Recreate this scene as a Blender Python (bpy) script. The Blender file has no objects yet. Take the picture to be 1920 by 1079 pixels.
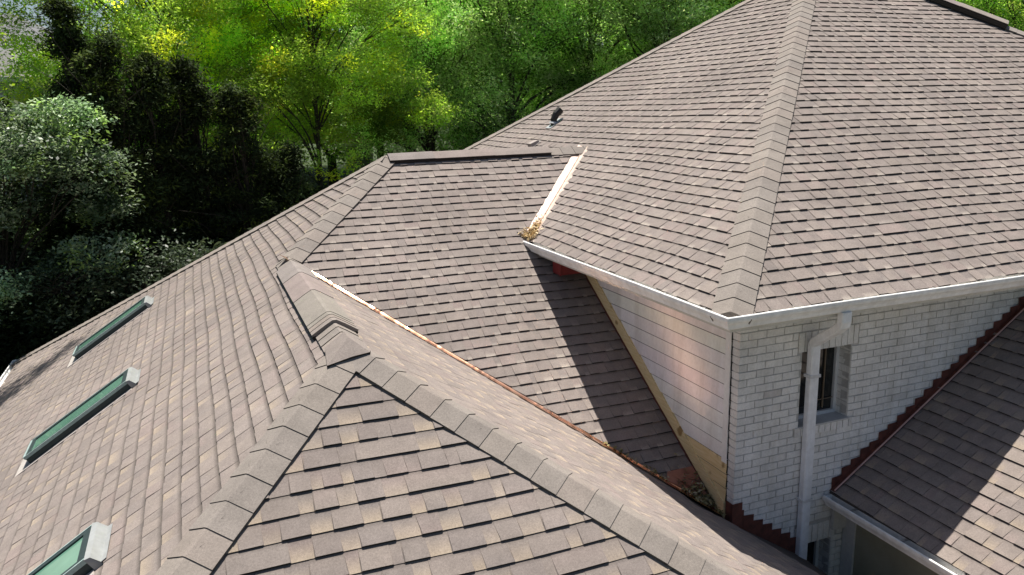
import bpy, math, random
import numpy as np
from mathutils import Vector, Matrix
random.seed(7)
C = bpy.data.collections.new('scene'); bpy.context.scene.collection.children.link(C)
sc = bpy.context.scene
R = math.radians

# ------------------------------------------------------------------ helpers
class MB:
    """collects vertices, faces and one colour per face; build() links them as ONE mesh object"""
    def __init__(s): s.v = []; s.f = []; s.c = []
    def poly(s, pts, col=(1, 1, 1)):
        i = len(s.v); s.v += [tuple(p) for p in pts]; s.f.append(tuple(range(i, i + len(pts)))); s.c.append(col)
    def box(s, a, b, col=(1, 1, 1), M=None, jit=0.0):
        x0, y0, z0 = a; x1, y1, z1 = b
        P = [Vector(p) for p in ((x0,y0,z0),(x1,y0,z0),(x1,y1,z0),(x0,y1,z0),(x0,y0,z1),(x1,y0,z1),(x1,y1,z1),(x0,y1,z1))]
        if jit: P = [p + Vector((random.uniform(-jit,jit),random.uniform(-jit,jit),random.uniform(-jit,jit))) for p in P]
        if M: P = [M @ p for p in P]
        i = len(s.v); s.v += [tuple(p) for p in P]
        for f in ((3,2,1,0),(4,5,6,7),(0,1,5,4),(1,2,6,5),(2,3,7,6),(3,0,4,7)):
            s.f.append(tuple(i + k for k in f)); s.c.append(col)
    def tube(s, pts, rad, n=6, col=(1,1,1), cap=True):
        pts = [Vector(p) for p in pts]
        if not hasattr(rad, '__len__'): rad = [rad] * len(pts)
        i0 = len(s.v); ref = None
        for k, p in enumerate(pts):
            d = (pts[min(k+1, len(pts)-1)] - pts[max(k-1, 0)])
            d = d.normalized() if d.length > 1e-9 else Vector((0,0,1))
            if ref is None:
                ref = d.orthogonal().normalized()
            ref = (ref - d * ref.dot(d))
            ref = ref.normalized() if ref.length > 1e-6 else d.orthogonal().normalized()
            b = d.cross(ref)
            for j in range(n):
                a = 2 * math.pi * j / n
                s.v.append(tuple(p + (ref * math.cos(a) + b * math.sin(a)) * rad[k]))
        for k in range(len(pts) - 1):
            for j in range(n):
                a = i0 + k * n + j; b2 = i0 + k * n + (j + 1) % n
                s.f.append((a, b2, b2 + n, a + n)); s.c.append(col)
        if cap:
            s.f.append(tuple(i0 + j for j in range(n))[::-1]); s.c.append(col)
            s.f.append(tuple(i0 + (len(pts)-1)*n + j for j in range(n))); s.c.append(col)
    def rects(s, secs, col=(1,1,1), closed=True):
        """skin a list of equal-length rings of points"""
        i0 = len(s.v); n = len(secs[0])
        for r in secs: s.v += [tuple(p) for p in r]
        for k in range(len(secs) - 1):
            for j in range(n if closed else n - 1):
                a = i0 + k*n + j; b = i0 + k*n + (j+1) % n
                s.f.append((a, b, b + n, a + n)); s.c.append(col)
        if closed:
            s.f.append(tuple(i0 + j for j in range(n))[::-1]); s.c.append(col)
            s.f.append(tuple(i0 + (len(secs)-1)*n + j for j in range(n))); s.c.append(col)
    def build(s, name, mat, parent=None, smooth=False):
        me = bpy.data.meshes.new(name)
        me.from_pydata(s.v, [], s.f); me.materials.append(mat)
        at = me.attributes.new('Col', 'FLOAT_COLOR', 'CORNER')
        cols = []
        for f, c in zip(s.f, s.c):
            if isinstance(c, list):
                for k in c: cols += [k[0], k[1], k[2], 1.0]
            else: cols += [c[0], c[1], c[2], 1.0] * len(f)
        at.data.foreach_set('color', cols)
        if smooth: me.polygons.foreach_set('use_smooth', [True] * len(s.f))
        me.update()
        o = bpy.data.objects.new(name, me); C.objects.link(o)
        if parent: o.parent = parent
        return o
def empty(name, loc=(0,0,0)):
    o = bpy.data.objects.new(name, None); o.location = loc; o.empty_display_size = .3; C.objects.link(o); return o
def tag(o, label=None, cat=None, group=None, kind=None):
    if label: o['label'] = label
    if cat: o['category'] = cat
    if group: o['group'] = group
    if kind: o['kind'] = kind
    return o

# ------------------------------------------------------------------ materials
def newmat(name):
    m = bpy.data.materials.new(name); m.use_nodes = True
    nt = m.node_tree; b = nt.nodes['Principled BSDF']; return m, nt, b
def N(nt, t, **k):
    n = nt.nodes.new(t)
    for a, v in k.items(): setattr(n, a, v)
    return n
def noise(nt, scale, detail=4, rough=.6, vec=None, dist=0):
    n = N(nt, 'ShaderNodeTexNoise'); n.inputs['Scale'].default_value = scale; n.inputs['Detail'].default_value = detail
    n.inputs['Roughness'].default_value = rough; n.inputs['Distortion'].default_value = dist
    if vec: nt.links.new(vec, n.inputs['Vector'])
    return n.outputs['Fac']
def ramp(nt, fac, stops):
    r = N(nt, 'ShaderNodeValToRGB'); e = r.color_ramp.elements
    while len(e) < len(stops): e.new(.5)
    for k, (p, c) in enumerate(stops): e[k].position = p; e[k].color = (*c, 1) if len(c) == 3 else c
    nt.links.new(fac, r.inputs['Fac']); return r.outputs['Color']
def mul(nt, a, b, fac=1.0):
    m = N(nt, 'ShaderNodeMix', data_type='RGBA', blend_type='MULTIPLY'); m.inputs['Factor'].default_value = fac
    nt.links.new(a, m.inputs['A'])
    if hasattr(b, 'is_linked'): nt.links.new(b, m.inputs['B'])
    else: m.inputs['B'].default_value = (*b, 1)
    return m.outputs['Result']
def mixc(nt, fac, a, b):
    m = N(nt, 'ShaderNodeMix', data_type='RGBA')
    nt.links.new(fac, m.inputs['Factor'])
    for s, v in (('A', a), ('B', b)):
        if hasattr(v, 'is_linked'): nt.links.new(v, m.inputs[s])
        else: m.inputs[s].default_value = (*v, 1)
    return m.outputs['Result']
def bump(nt, h, b, strength=.5, dist=.003):
    n = N(nt, 'ShaderNodeBump'); n.inputs['Strength'].default_value = strength; n.inputs['Distance'].default_value = dist
    nt.links.new(h, n.inputs['Height']); nt.links.new(n.outputs['Normal'], b.inputs['Normal'])
def objco(nt): return N(nt, 'ShaderNodeTexCoord').outputs['Object']
def attr(nt):
    return N(nt, 'ShaderNodeVertexColor', layer_name='Col').outputs['Color']

def col_mat(name, rough=.9, scales=((180, .35, .75, 1.25),), bumpd=.002, spec=.2, streak=None):
    """colour per face from the mesh x layers of noise (granules, weather streaks)"""
    m, nt, b = newmat(name); co = objco(nt); c = attr(nt)
    for sc_, lo, a, z in scales:
        f = noise(nt, sc_, 3, .6, co)
        c = mul(nt, c, ramp(nt, f, ((lo, (a, a, a)), (1 - lo, (z, z, z)))))
    if streak:
        mp = N(nt, 'ShaderNodeMapping'); mp.inputs['Scale'].default_value = (streak[0], streak[0], streak[0] * .07); nt.links.new(co, mp.inputs['Vector'])
        c = mul(nt, c, ramp(nt, noise(nt, 1, 5, .65, mp.outputs['Vector']), ((.36, streak[1]), (.56, (1, 1, 1)))))
    nt.links.new(c, b.inputs['Base Color']); b.inputs['Roughness'].default_value = rough
    b.inputs['Specular IOR Level'].default_value = spec
    if bumpd: bump(nt, noise(nt, 260, 2, .7, co), b, .6, bumpd)
    return m
M = {}
M['shingle'] = col_mat('asphalt_shingle', .92, ((300, .3, .75, 1.25), (80, .3, .86, 1.14), (9, .3, .92, 1.08), (.7, .32, .88, 1.08), (2.6, .3, .95, 1.05)), .003)
M['cap'] = col_mat('cap_shingle', .92, ((300, .3, .75, 1.25), (80, .3, .86, 1.14), (5, .3, .9, 1.1)), .003)
M['brick'] = col_mat('painted_brick', .8, ((60, .3, .88, 1.06), (5, .32, .91, 1.05), (1.3, .35, .93, 1.04)), .004, .2, (6, (.88, .87, .84)))
M['white'] = col_mat('white_aluminium', .38, ((14, .35, .9, 1.04), (2.2, .35, .92, 1.03)), 0, .45, (9, (.90, .89, .87)))
M['siding'] = col_mat('white_board_paint', .55, ((30, .3, .93, 1.04), (3, .3, .9, 1.05)), .001, .3, (5, (.88, .87, .85)))
M['dark'] = col_mat('dark_metal', .5, ((40, .3, .8, 1.2),), 0, .4)
M['vinyl'] = col_mat('vinyl_frame', .45, ((20, .3, .92, 1.05),), 0, .4)
def wood_mat(name, c1, c2):
    m, nt, b = newmat(name); co = objco(nt)
    mp = N(nt, 'ShaderNodeMapping'); mp.inputs['Scale'].default_value = (8, 1.3, 30); nt.links.new(co, mp.inputs['Vector'])
    f = noise(nt, 3, 5, .6, mp.outputs['Vector'], 1.2)
    c = ramp(nt, f, ((.35, c1), (.65, c2)))
    k = noise(nt, 7, 1, .4, co)
    c = mul(nt, c, ramp(nt, k, ((.24, (.45, .36, .25)), (.31, (1, 1, 1)))))
    nt.links.new(c, b.inputs['Base Color']); b.inputs['Roughness'].default_value = .75
    return m
M['wood'] = wood_mat('bare_yellow_pine', (.66, .50, .24), (.80, .65, .38))
M['fence'] = wood_mat('weathered_grey_boards', (.17, .16, .17), (.26, .25, .26))
def metal_mat(name, c1, c2, rough, metallic=1.0, sc_=9):
    m, nt, b = newmat(name); co = objco(nt)
    f = noise(nt, sc_, 5, .65, co)
    c = ramp(nt, f, ((.35, c1), (.65, c2))); nt.links.new(c, b.inputs['Base Color'])
    b.inputs['Metallic'].default_value = metallic
    nt.links.new(ramp(nt, f, ((.3, (rough - .1,) * 3), (.7, (rough + .15,) * 3))), b.inputs['Roughness'])
    return m
M['rust'] = metal_mat('oxidised_copper_flashing', (.10, .038, .030), (.20, .072, .052), .6, .35, 14)
M['copper'] = metal_mat('dull_copper_sheet', (.30, .13, .095), (.42, .19, .13), .5, .4, 5)
M['valley'] = metal_mat('bright_copper_valley', (.56, .42, .35), (.70, .57, .48), .42, .25, 11)
m, nt, b = newmat('polished_copper'); co = objco(nt); f = noise(nt, 7, 4, .6, co)
nt.links.new(ramp(nt, f, ((.3, (.93, .48, .30)), (.7, (.97, .62, .42)))), b.inputs['Base Color']); b.inputs['Metallic'].default_value = 1; b.inputs['Roughness'].default_value = .19
bump(nt, noise(nt, 3.0, 2, .5, co, .8), b, .4, .05); M['polished'] = m
M['redpaint'] = metal_mat('dark_red_paint', (.16, .012, .012), (.22, .02, .018), .6, 0, 8)
m, nt, b = newmat('stucco'); co = objco(nt)
nt.links.new(ramp(nt, noise(nt, 2.5, 6, .65, co), ((.3, (.26, .25, .18)), (.7, (.34, .33, .25)))), b.inputs['Base Color'])
b.inputs['Roughness'].default_value = .95; bump(nt, noise(nt, 90, 3, .7, co), b, .6, .006); M['stucco'] = m
m, nt, b = newmat('window_glass'); b.inputs['Base Color'].default_value = (.012, .014, .014, 1); b.inputs['Roughness'].default_value = .06
b.inputs['Specular IOR Level'].default_value = .6; M['glass'] = m
m, nt, b = newmat('skylight_glass'); co = objco(nt); f = noise(nt, 2.2, 4, .6, co)
nt.links.new(ramp(nt, f, ((.3, (.11, .25, .18)), (.7, (.18, .36, .27)))), b.inputs['Base Color'])  # teal base colour stands in for reflected sky and trees
b.inputs['Roughness'].default_value = .04; b.inputs['Specular IOR Level'].default_value = .9; b.inputs['Coat Weight'].default_value = .8; b.inputs['Coat Roughness'].default_value = .03; M['skyglass'] = m
m, nt, b = newmat('ground_grass'); co = objco(nt)
f = noise(nt, .35, 6, .6, co); g = noise(nt, 30, 3, .7, co)
c = ramp(nt, f, ((.35, (.028, .045, .014)), (.6, (.05, .075, .02)), (.75, (.06, .05, .03))))
nt.links.new(mul(nt, c, ramp(nt, g, ((.3, (.6,) * 3), (.7, (1.35,) * 3)))), b.inputs['Base Color']); b.inputs['Roughness'].default_value = 1
bump(nt, g, b, 1, .05); M['grass'] = m
m, nt, b = newmat('bark'); co = objco(nt)
nt.links.new(ramp(nt, noise(nt, 6, 5, .7, co), ((.3, (.025, .02, .015)), (.7, (.075, .06, .048)))), b.inputs['Base Color'])
b.inputs['Roughness'].default_value = 1; bump(nt, noise(nt, 25, 4, .7, co), b, 1, .03); M['bark'] = m
def leaf_mat(name, gloss=.45, trans=.55, tint=(1.15, 1.28, .7), spec=.18):
    m = bpy.data.materials.new(name); m.use_nodes = True; nt = m.node_tree; nt.nodes.clear()
    out = N(nt, 'ShaderNodeOutputMaterial'); c = attr(nt)
    b = N(nt, 'ShaderNodeBsdfPrincipled'); nt.links.new(c, b.inputs['Base Color']); b.inputs['Roughness'].default_value = gloss
    b.inputs['Specular IOR Level'].default_value = spec
    t = N(nt, 'ShaderNodeBsdfTranslucent'); nt.links.new(mul(nt, c, tint), t.inputs['Color'])
    mx = N(nt, 'ShaderNodeMixShader'); mx.inputs[0].default_value = trans
    nt.links.new(b.outputs[0], mx.inputs[1]); nt.links.new(t.outputs[0], mx.inputs[2]); nt.links.new(mx.outputs[0], out.inputs['Surface'])
    return m
M['leaf'] = leaf_mat('green_leaf', .5, .58)
M['leafdark'] = leaf_mat('dark_needle', .95, .25)
M['leafsilver'] = leaf_mat('silvery_leaf', .38, .3, (1.1, 1.25, .8))

# ------------------------------------------------------------------ house geometry (metres; z = 0 is the upper eave)
S = 1.7
m_ = .64633                       # pitch
A = 3.4803 * S                    # main hip run
B_ = 4.0189 * S                   # x of the right end of the short top ridge
YB = 2.4559 * S                   # y where the wing's front slope is at upper eave height
HB = .6140 * S                    # height of the wing ridge
XL = -1.8180 * S                  # x where the left slope is at upper eave height
HA = .0122 * S
AX = XL + HA / m_                 # x of the near ridge
YP = .2525 * S                    # y of the near ridge's front end
ZE = -1.6737 * S                  # lower eave
GZ = -5.6                         # ground by the house
O = .493                          # wall inset
XD, ZD = 1.012 * S, -1.281 * S    # foot of the right wing's roof on the brick wall
EXP = .148                        # course exposure
house = empty('house', (0, 0, GZ))
tag(house, 'white brick house with brown shingled hip roofs, copper flashing and three skylights', 'house')
HINV = Vector((0, 0, -GZ))
def hb(mb, name, mat, parent=None, smooth=False):
    """build a part of the house in world coordinates under the house empty (or one of its parts)"""
    mb.v = [(x, y, z - GZ) for x, y, z in mb.v]
    return mb.build(name, mat, parent or house, smooth)
TONES = [((0.230, 0.194, 0.175), 5), ((0.216, 0.182, 0.166), 5), ((0.241, 0.203, 0.180), 4), ((0.221, 0.189, 0.171), 3), ((0.206, 0.176, 0.162), 2), ((0.238, 0.193, 0.176), 2)]
TAN = [((0.315, 0.257, 0.200), 4), ((0.297, 0.243, 0.192), 3), ((0.279, 0.232, 0.192), 3)]
TAN2 = [((.340, .275, .211), 4), ((.320, .260, .205), 3), ((.300, .247, .201), 3)]
PALE = [((0.356, 0.310, 0.270), 4), ((0.329, 0.286, 0.252), 3), ((0.297, 0.259, 0.232), 3)]
def pick(tb):
    k = random.uniform(0, sum(w for _, w in tb))
    for c, w in tb:
        k -= w
        if k <= 0: break
    f = random.uniform(.95, 1.05); return tuple(x * f for x in c)
GEDGE = (.115, .098, .088)
EDGE = (.045, .038, .035)              # the cut black asphalt edge of a shingle
def clip(poly, a, b, c):          # keep a*u + b*v <= c
    out = []
    for i in range(len(poly)):
        p, q = poly[i], poly[(i + 1) % len(poly)]
        dp = a * p[0] + b * p[1] - c; dq = a * q[0] + b * q[1] - c
        if dp <= 0: out.append(p)
        if (dp < 0 < dq) or (dq < 0 < dp):
            t = dp / (dp - dq); out.append((p[0] + t * (q[0] - p[0]), p[1] + t * (q[1] - p[1])))
    return out
def shingle_face(mb, origin, u, up, regions, seed, exp=EXP, teeth=True, tanp=.5, tan=None, hs_=(.0168, .0098), ws=1.0, shade=1.0, shade_band=.45, b0=.78):
    """origin: point on the eave line; u: unit along the eave; up: plan direction of the rise.
    regions: list of convex plan polygons given as half planes (a, b, c) meaning a*x + b*y <= c, plus a bounding uv box"""
    rnd = random.Random(seed); st = random.getstate(); random.seed(seed)
    o = Vector(origin); u = Vector(u); ln = math.hypot(1, m_)
    v = Vector((up[0] / ln, up[1] / ln, m_ / ln)); n = u.cross(v)
    if n.z < 0: n = -n
    ph = [rnd.uniform(0, 6.28) for _ in range(6)]
    def wav(a, b): return .008 * math.sin(a * 1.1 + ph[0] + .5 * b) + .006 * math.sin(a * 2.9 + ph[1]) + .004 * math.sin(b * 2.1 + ph[2] + a)
    def P(a, b, h): return o + u * a + v * (b + wav(a, b)) + n * (h + .004 * math.sin(a * .8 + ph[3]) * math.sin(b * .9 + ph[4]))
    # half planes in uv
    regs = []
    for hp, box in regions:
        hs = []
        for a, b, c, *seam in hp:
            if a and b and not seam: c -= .03 * math.hypot(a, b)
            hs.append((a * u.x + b * u.y, a * v.x + b * v.y, c - a * o.x - b * o.y))
        regs.append((hs, box))
    umin = min(b[0] for _, b in regs); umax = max(b[1] for _, b in regs); vmax = max(b[3] for _, b in regs); vmin = min(b[2] for _, b in regs)
    i0 = int(math.floor(vmin / exp)); i1 = int(math.ceil(vmax / exp))
    for i in range(i0, i1):
        v0 = i * exp; vt = v0 + exp + .012; x = umin - rnd.uniform(0, 1.6); tooth = rnd.random() < .5; sk = 0
        while x < umax:
            if teeth:
                w = rnd.choice((.09, .11, .13, .15, .18)) if tooth else rnd.choice((.06, .08, .10, .12))
                w *= ws * rnd.uniform(.9, 1.1)
                if rnd.random() < .07: w *= 1.7
            else: w = .33; tooth = False
            sk2 = rnd.uniform(-.012, .012)
            top_c = pick(TONES)
            if tooth or not teeth: col = pick(TONES); fk = .6; hh = hs_[0] + rnd.uniform(-.002, .003)
            else:
                lt = rnd.random() < tanp; col = pick(tan or PALE) if lt else pick(TONES); fk = .75 if tan else .36
                hh = hs_[1] + rnd.uniform(-.002, .002)
            col = tuple(k * shade for k in col); top_c = tuple(k * shade for k in top_c)
            if tooth: top_c = tuple(.5 * (p_ + q_) for p_, q_ in zip(col, top_c))
            def colf(b):                              # granule blend pale at lower edge; course shadow painted into the head
                f = (b - v0) / exp; t = min(1, max(0, f / fk)); k = 1 - shade_band * min(1, max(0, (f - b0) / .2))
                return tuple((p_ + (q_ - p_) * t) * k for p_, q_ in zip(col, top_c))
            dv = rnd.uniform(-.0015, .0015)
            quad = [(x, v0 + dv), (x + w, v0 + dv), (x + w + sk2, vt), (x + sk, vt)]
            for hs, box in regs:
                q = quad
                for a, b, c in hs:
                    q = clip(q, a, b, c)
                    if len(q) < 3: break
                if len(q) < 3: continue
                H = lambda b: hh + (.0015 - hh) * (b - v0) / (vt - v0)
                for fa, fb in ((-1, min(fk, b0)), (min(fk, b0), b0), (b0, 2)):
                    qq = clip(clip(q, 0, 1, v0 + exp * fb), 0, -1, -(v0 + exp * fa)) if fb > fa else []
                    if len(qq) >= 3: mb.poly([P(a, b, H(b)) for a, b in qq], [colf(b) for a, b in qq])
                low = [p for p in q if abs(p[1] - v0 - dv) < 1e-6]
                if len(low) >= 2:
                    a0 = min(p[0] for p in low); a1 = max(p[0] for p in low); bb = v0 + dv
                    mb.poly([P(a0, bb, -.002), P(a1, bb, -.002), P(a1, bb, hh), P(a0, bb, hh)], EDGE if tooth else GEDGE)
                    if tooth:
                        for aa, so_ in ((a0, -.010), (a1, .010)):
                            mb.poly([P(aa + so_, bb, .004), P(aa, bb, hh), P(aa, bb + exp, .0015)], col)
            sk = sk2; x += w; tooth = not tooth
    random.setstate(st)
CUT = .072
FAR = 60.0
# main roof, left slope (z = m x), three regions around the wing that runs into it
roof_main = MB()
YT = YB + HB / m_                                # y of the wing ridge
XT = HB / m_
base = [(-1, 0, 0.03), (1, -1, 0), (1, 1, 2 * A)]   # x >= -.03, x <= y, x + y <= 2A
rt = math.sqrt(2)
def uvb(hi): return hi
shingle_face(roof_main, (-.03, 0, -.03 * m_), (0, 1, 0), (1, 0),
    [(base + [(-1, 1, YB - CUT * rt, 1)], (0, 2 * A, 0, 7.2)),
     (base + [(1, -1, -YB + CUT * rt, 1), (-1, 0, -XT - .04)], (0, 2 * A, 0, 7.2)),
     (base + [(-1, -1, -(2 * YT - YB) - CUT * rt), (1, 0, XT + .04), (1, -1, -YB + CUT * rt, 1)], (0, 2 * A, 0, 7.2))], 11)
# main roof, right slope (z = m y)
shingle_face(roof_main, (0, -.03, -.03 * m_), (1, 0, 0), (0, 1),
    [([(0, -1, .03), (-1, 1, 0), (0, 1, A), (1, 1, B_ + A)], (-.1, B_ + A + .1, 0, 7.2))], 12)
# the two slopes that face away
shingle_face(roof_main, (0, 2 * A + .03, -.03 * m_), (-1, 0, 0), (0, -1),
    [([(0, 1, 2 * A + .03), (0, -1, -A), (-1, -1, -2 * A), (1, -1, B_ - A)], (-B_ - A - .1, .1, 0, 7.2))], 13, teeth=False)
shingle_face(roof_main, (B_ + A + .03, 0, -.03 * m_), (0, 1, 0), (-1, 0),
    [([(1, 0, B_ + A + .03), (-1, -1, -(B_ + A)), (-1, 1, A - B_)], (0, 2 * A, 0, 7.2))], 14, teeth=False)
roof1 = hb(roof_main, 'shingle_roof', M['shingle'])
# wing roof: left slope, front slope, back slope, near hip
wing = MB()
XE = XL + ZE / m_                                 # lower left eave x
tF = (HA - ZE) / m_
YF = YP - tF                                      # lower front eave y
YBL = YT + (HB - ZE) / m_
XR = AX + tF                                      # lower right eave x
# left slope z = m (x - XL)
xbl = XL + HB / m_
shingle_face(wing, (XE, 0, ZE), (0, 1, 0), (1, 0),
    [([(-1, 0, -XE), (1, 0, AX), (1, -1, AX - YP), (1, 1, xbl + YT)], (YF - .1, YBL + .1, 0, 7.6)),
     ([(-1, 0, -AX), (1, -1, XL - YB), (1, 1, xbl + YT)], (YF - .1, YBL + .1, 0, 7.6))], 21, tanp=.42, tan=TAN, ws=1.1, shade_band=.9, b0=.70, hs_=(.0155, .0115))
# front slope z = m (y - YB)
VK = AX + YB + HA / m_                            # x + y along the near valley
y_low = YB + ZE / m_
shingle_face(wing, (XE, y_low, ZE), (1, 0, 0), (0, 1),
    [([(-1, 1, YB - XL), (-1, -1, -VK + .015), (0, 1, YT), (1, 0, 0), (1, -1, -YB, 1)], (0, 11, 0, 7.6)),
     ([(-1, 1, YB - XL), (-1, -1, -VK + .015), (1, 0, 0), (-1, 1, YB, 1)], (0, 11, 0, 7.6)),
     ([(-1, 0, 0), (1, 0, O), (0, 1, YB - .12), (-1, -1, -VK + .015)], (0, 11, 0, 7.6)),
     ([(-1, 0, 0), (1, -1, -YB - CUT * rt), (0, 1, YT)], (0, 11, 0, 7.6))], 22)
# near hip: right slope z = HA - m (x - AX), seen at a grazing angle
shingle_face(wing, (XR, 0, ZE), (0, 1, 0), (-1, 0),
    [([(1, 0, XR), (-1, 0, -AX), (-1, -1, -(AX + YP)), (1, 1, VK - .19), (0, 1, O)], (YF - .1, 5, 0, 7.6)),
     ([(-1, 0, -AX), (1, 0, .1), (0, -1, -O), (1, 1, VK - .03)], (YF - .1, 5, 0, 7.6))], 23, tanp=.85, tan=TAN2, shade_band=.25, shade=1.03, hs_=(.0075, .0055))
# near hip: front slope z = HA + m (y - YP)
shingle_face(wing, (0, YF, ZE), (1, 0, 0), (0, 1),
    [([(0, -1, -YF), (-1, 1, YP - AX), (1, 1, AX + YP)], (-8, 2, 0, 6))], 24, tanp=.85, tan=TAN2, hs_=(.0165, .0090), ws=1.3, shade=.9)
# back slope z = HB - m (y - YT)
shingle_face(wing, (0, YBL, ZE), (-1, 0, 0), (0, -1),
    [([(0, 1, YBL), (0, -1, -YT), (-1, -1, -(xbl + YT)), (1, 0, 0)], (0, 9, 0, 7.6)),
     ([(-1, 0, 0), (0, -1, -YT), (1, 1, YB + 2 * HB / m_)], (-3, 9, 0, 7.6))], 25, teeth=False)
roof2 = hb(wing, 'shingle_roof', M['shingle'])
# right wing roof z = ZD + m (x - XD), rising away to the right from its gutter
rw = MB(); XD0 = XD - .04; ZD0 = ZD - .04 * m_; XRR = 2.62 * S
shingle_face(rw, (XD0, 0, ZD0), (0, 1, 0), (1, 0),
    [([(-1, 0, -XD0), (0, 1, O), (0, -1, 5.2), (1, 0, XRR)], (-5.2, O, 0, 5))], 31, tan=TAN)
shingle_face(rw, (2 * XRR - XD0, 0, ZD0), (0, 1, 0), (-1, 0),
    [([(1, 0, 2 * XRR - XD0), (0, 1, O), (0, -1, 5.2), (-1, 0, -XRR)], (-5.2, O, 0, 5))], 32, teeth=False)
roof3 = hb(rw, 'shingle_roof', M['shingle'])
# decking just beneath the shingles (plywood edge, closes the roofs)
def deck(mb, pts, t=.03):
    n = (Vector(pts[1]) - Vector(pts[0])).cross(Vector(pts[2]) - Vector(pts[0])).normalized()
    if n.z < 0: n = -n
    a = [Vector(p) - n * .012 for p in pts]; b = [Vector(p) - n * t for p in pts]
    mb.poly(a); mb.poly(b[::-1])
    for i in range(len(a)):
        j = (i + 1) % len(a); mb.poly([a[i], b[i], b[j], a[j]])
DK = (.10, .085, .075)
dk = MB()
zm = lambda x: m_ * x
deck(dk, [(0,0,0), (A,A,zm(A)), (XT+.0,2*A-XT,zm(XT)), (XT,YT,HB), (0,YB,0)])
deck(dk, [(0,2*YT-YB,0), (XT,YT,HB), (XT,2*A-XT,zm(XT)), (0,2*A,0)])
deck(dk, [(0,0,0), (B_+A,0,0), (B_,A,zm(A)), (A,A,zm(A))])
deck(dk, [(0,2*A,0), (A,A,zm(A)), (B_,A,zm(A)), (B_+A,2*A,0)])
deck(dk, [(B_+A,0,0), (B_+A,2*A,0), (B_,A,zm(A))])
J = (AX, YB + HA / m_, HA); BL = (xbl, YT, HB); P0 = (AX, YP, HA)
deck(dk, [(XE,YF,ZE), P0, J, BL, (XE,YBL,ZE)])
deck(dk, [J, (O, VK - O, m_ * (VK - O - YB)), (O, YB - .15, -.15 * m_), (0, YB, 0), (XT,YT,HB), BL])
deck(dk, [P0, (XR,YF,ZE), (XR,O,ZE), (O + .01,O,HA - m_*(O + .01-AX)), (O, VK - O, m_ * (VK - O - YB)), J])
deck(dk, [(XE,YF,ZE), (XR,YF,ZE), P0])
deck(dk, [(XE,YBL,ZE), BL, (XT,YT,HB), (0,2*YT-YB,0), (0,YBL,ZE)])
deck(dk, [(XD0,O,ZD0), (XD0,-5.2,ZD0), (XRR,-5.2,ZD0+m_*(XRR-XD0)), (XRR,O,ZD0+m_*(XRR-XD0))])
deck(dk, [(2*XRR-XD0,O,ZD0), (XRR,O,ZD0+m_*(XRR-XD0)), (XRR,-5.2,ZD0+m_*(XRR-XD0)), (2*XRR-XD0,-5.2,ZD0)])
dk.c = [DK] * len(dk.f); hb(dk, 'roof_deck', M['cap'])

# ---------- hip and ridge caps
CAPT = [((0.230, 0.200, 0.176), 3), ((0.221, 0.194, 0.173), 3), ((0.238, 0.203, 0.179), 2), ((0.212, 0.186, 0.167), 1)]
def caps(name, top, bot, n1, n2, parent, e=.202, hw=.17, seed=1, lift=.012, s0=0, s1=None, tone=None):
    rnd = random.Random(seed); mb = MB()
    top = Vector(top); bot = Vector(bot); d = top - bot; L = d.length; d = d / L
    n1 = Vector(n1).normalized(); n2 = Vector(n2).normalized(); nm = (n1 + n2).normalized()
    w1 = d.cross(n1); w1 = w1 if w1.dot(n2) < 0 else -w1
    w2 = d.cross(n2); w2 = w2 if w2.dot(n1) < 0 else -w2
    if abs(n1.dot(n2)) > .999: w2 = -w1
    s = s0; s1 = s1 if s1 is not None else L
    while s < s1 - .02:
        ln = min(e, s1 - s) + .02; c = pick(CAPT)
        hl = .0345 + rnd.uniform(-.001, .001); hu = .028; q = rnd.uniform(-.006, .006)
        def sec(t, h):
            p = bot + d * t
            return [p + w1 * hw + n1 * (h - .003), p + w1 * .06 + n1 * (h - .001), p + w1 * .010 + nm * (h + .003), p + w2 * .010 + nm * (h + .003), p + w2 * .06 + n2 * (h - .001), p + w2 * hw + n2 * (h - .003)]
        lo = sec(s + q, hl); up = sec(s + ln, hu); lo0 = sec(s + q, .001 if s > s0 else -.02); up0 = sec(s + ln, .0)
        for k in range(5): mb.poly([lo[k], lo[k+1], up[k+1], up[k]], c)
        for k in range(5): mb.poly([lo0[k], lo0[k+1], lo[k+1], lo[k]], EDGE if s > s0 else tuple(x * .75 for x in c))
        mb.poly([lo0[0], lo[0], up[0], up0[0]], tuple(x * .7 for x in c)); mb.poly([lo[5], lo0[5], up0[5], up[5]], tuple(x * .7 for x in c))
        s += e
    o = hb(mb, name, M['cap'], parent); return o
nL = (-m_, 0, 1); nR = (m_, 0, 1); nF = (0, -m_, 1); nB = (0, m_, 1)
AP = (A, A, m_ * A); RE = (B_, A, m_ * A)
caps('hip_cap', AP, (0, 0, 0), nL, nF, roof1, seed=1, s0=-.03)
caps('hip_cap', AP, (0, 2 * A, 0), nL, nB, roof1, seed=2)
hipR0 = (B_ + A, 0, 0)
caps('hip_cap', RE, hipR0, nF, nR, roof1, seed=3)
caps('hip_cap', RE, (B_ + A, 2 * A, 0), nB, nR, roof1, seed=4)
caps('ridge_cap', (A - .1, A, m_ * A), (B_ + .1, A, m_ * A), nF, nB, roof1, seed=5)
caps('hip_cap', BL, J, nL, nF, roof2, seed=6)
caps('hip_cap', BL, (XE, YBL, ZE), nL, nB, roof2, seed=7)
caps('hip_cap', P0, (XE, YF, ZE), nL, nF, roof2, seed=8)
caps('hip_cap', P0, (XR, YF, ZE), nF, nR, roof2, seed=9)
caps('ridge_cap', (XT + .1, YT, HB), (xbl, YT, HB), nF, nB, roof2, seed=10, s0=xbl * -1 + .58 * S + .0, lift=.004)
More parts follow.
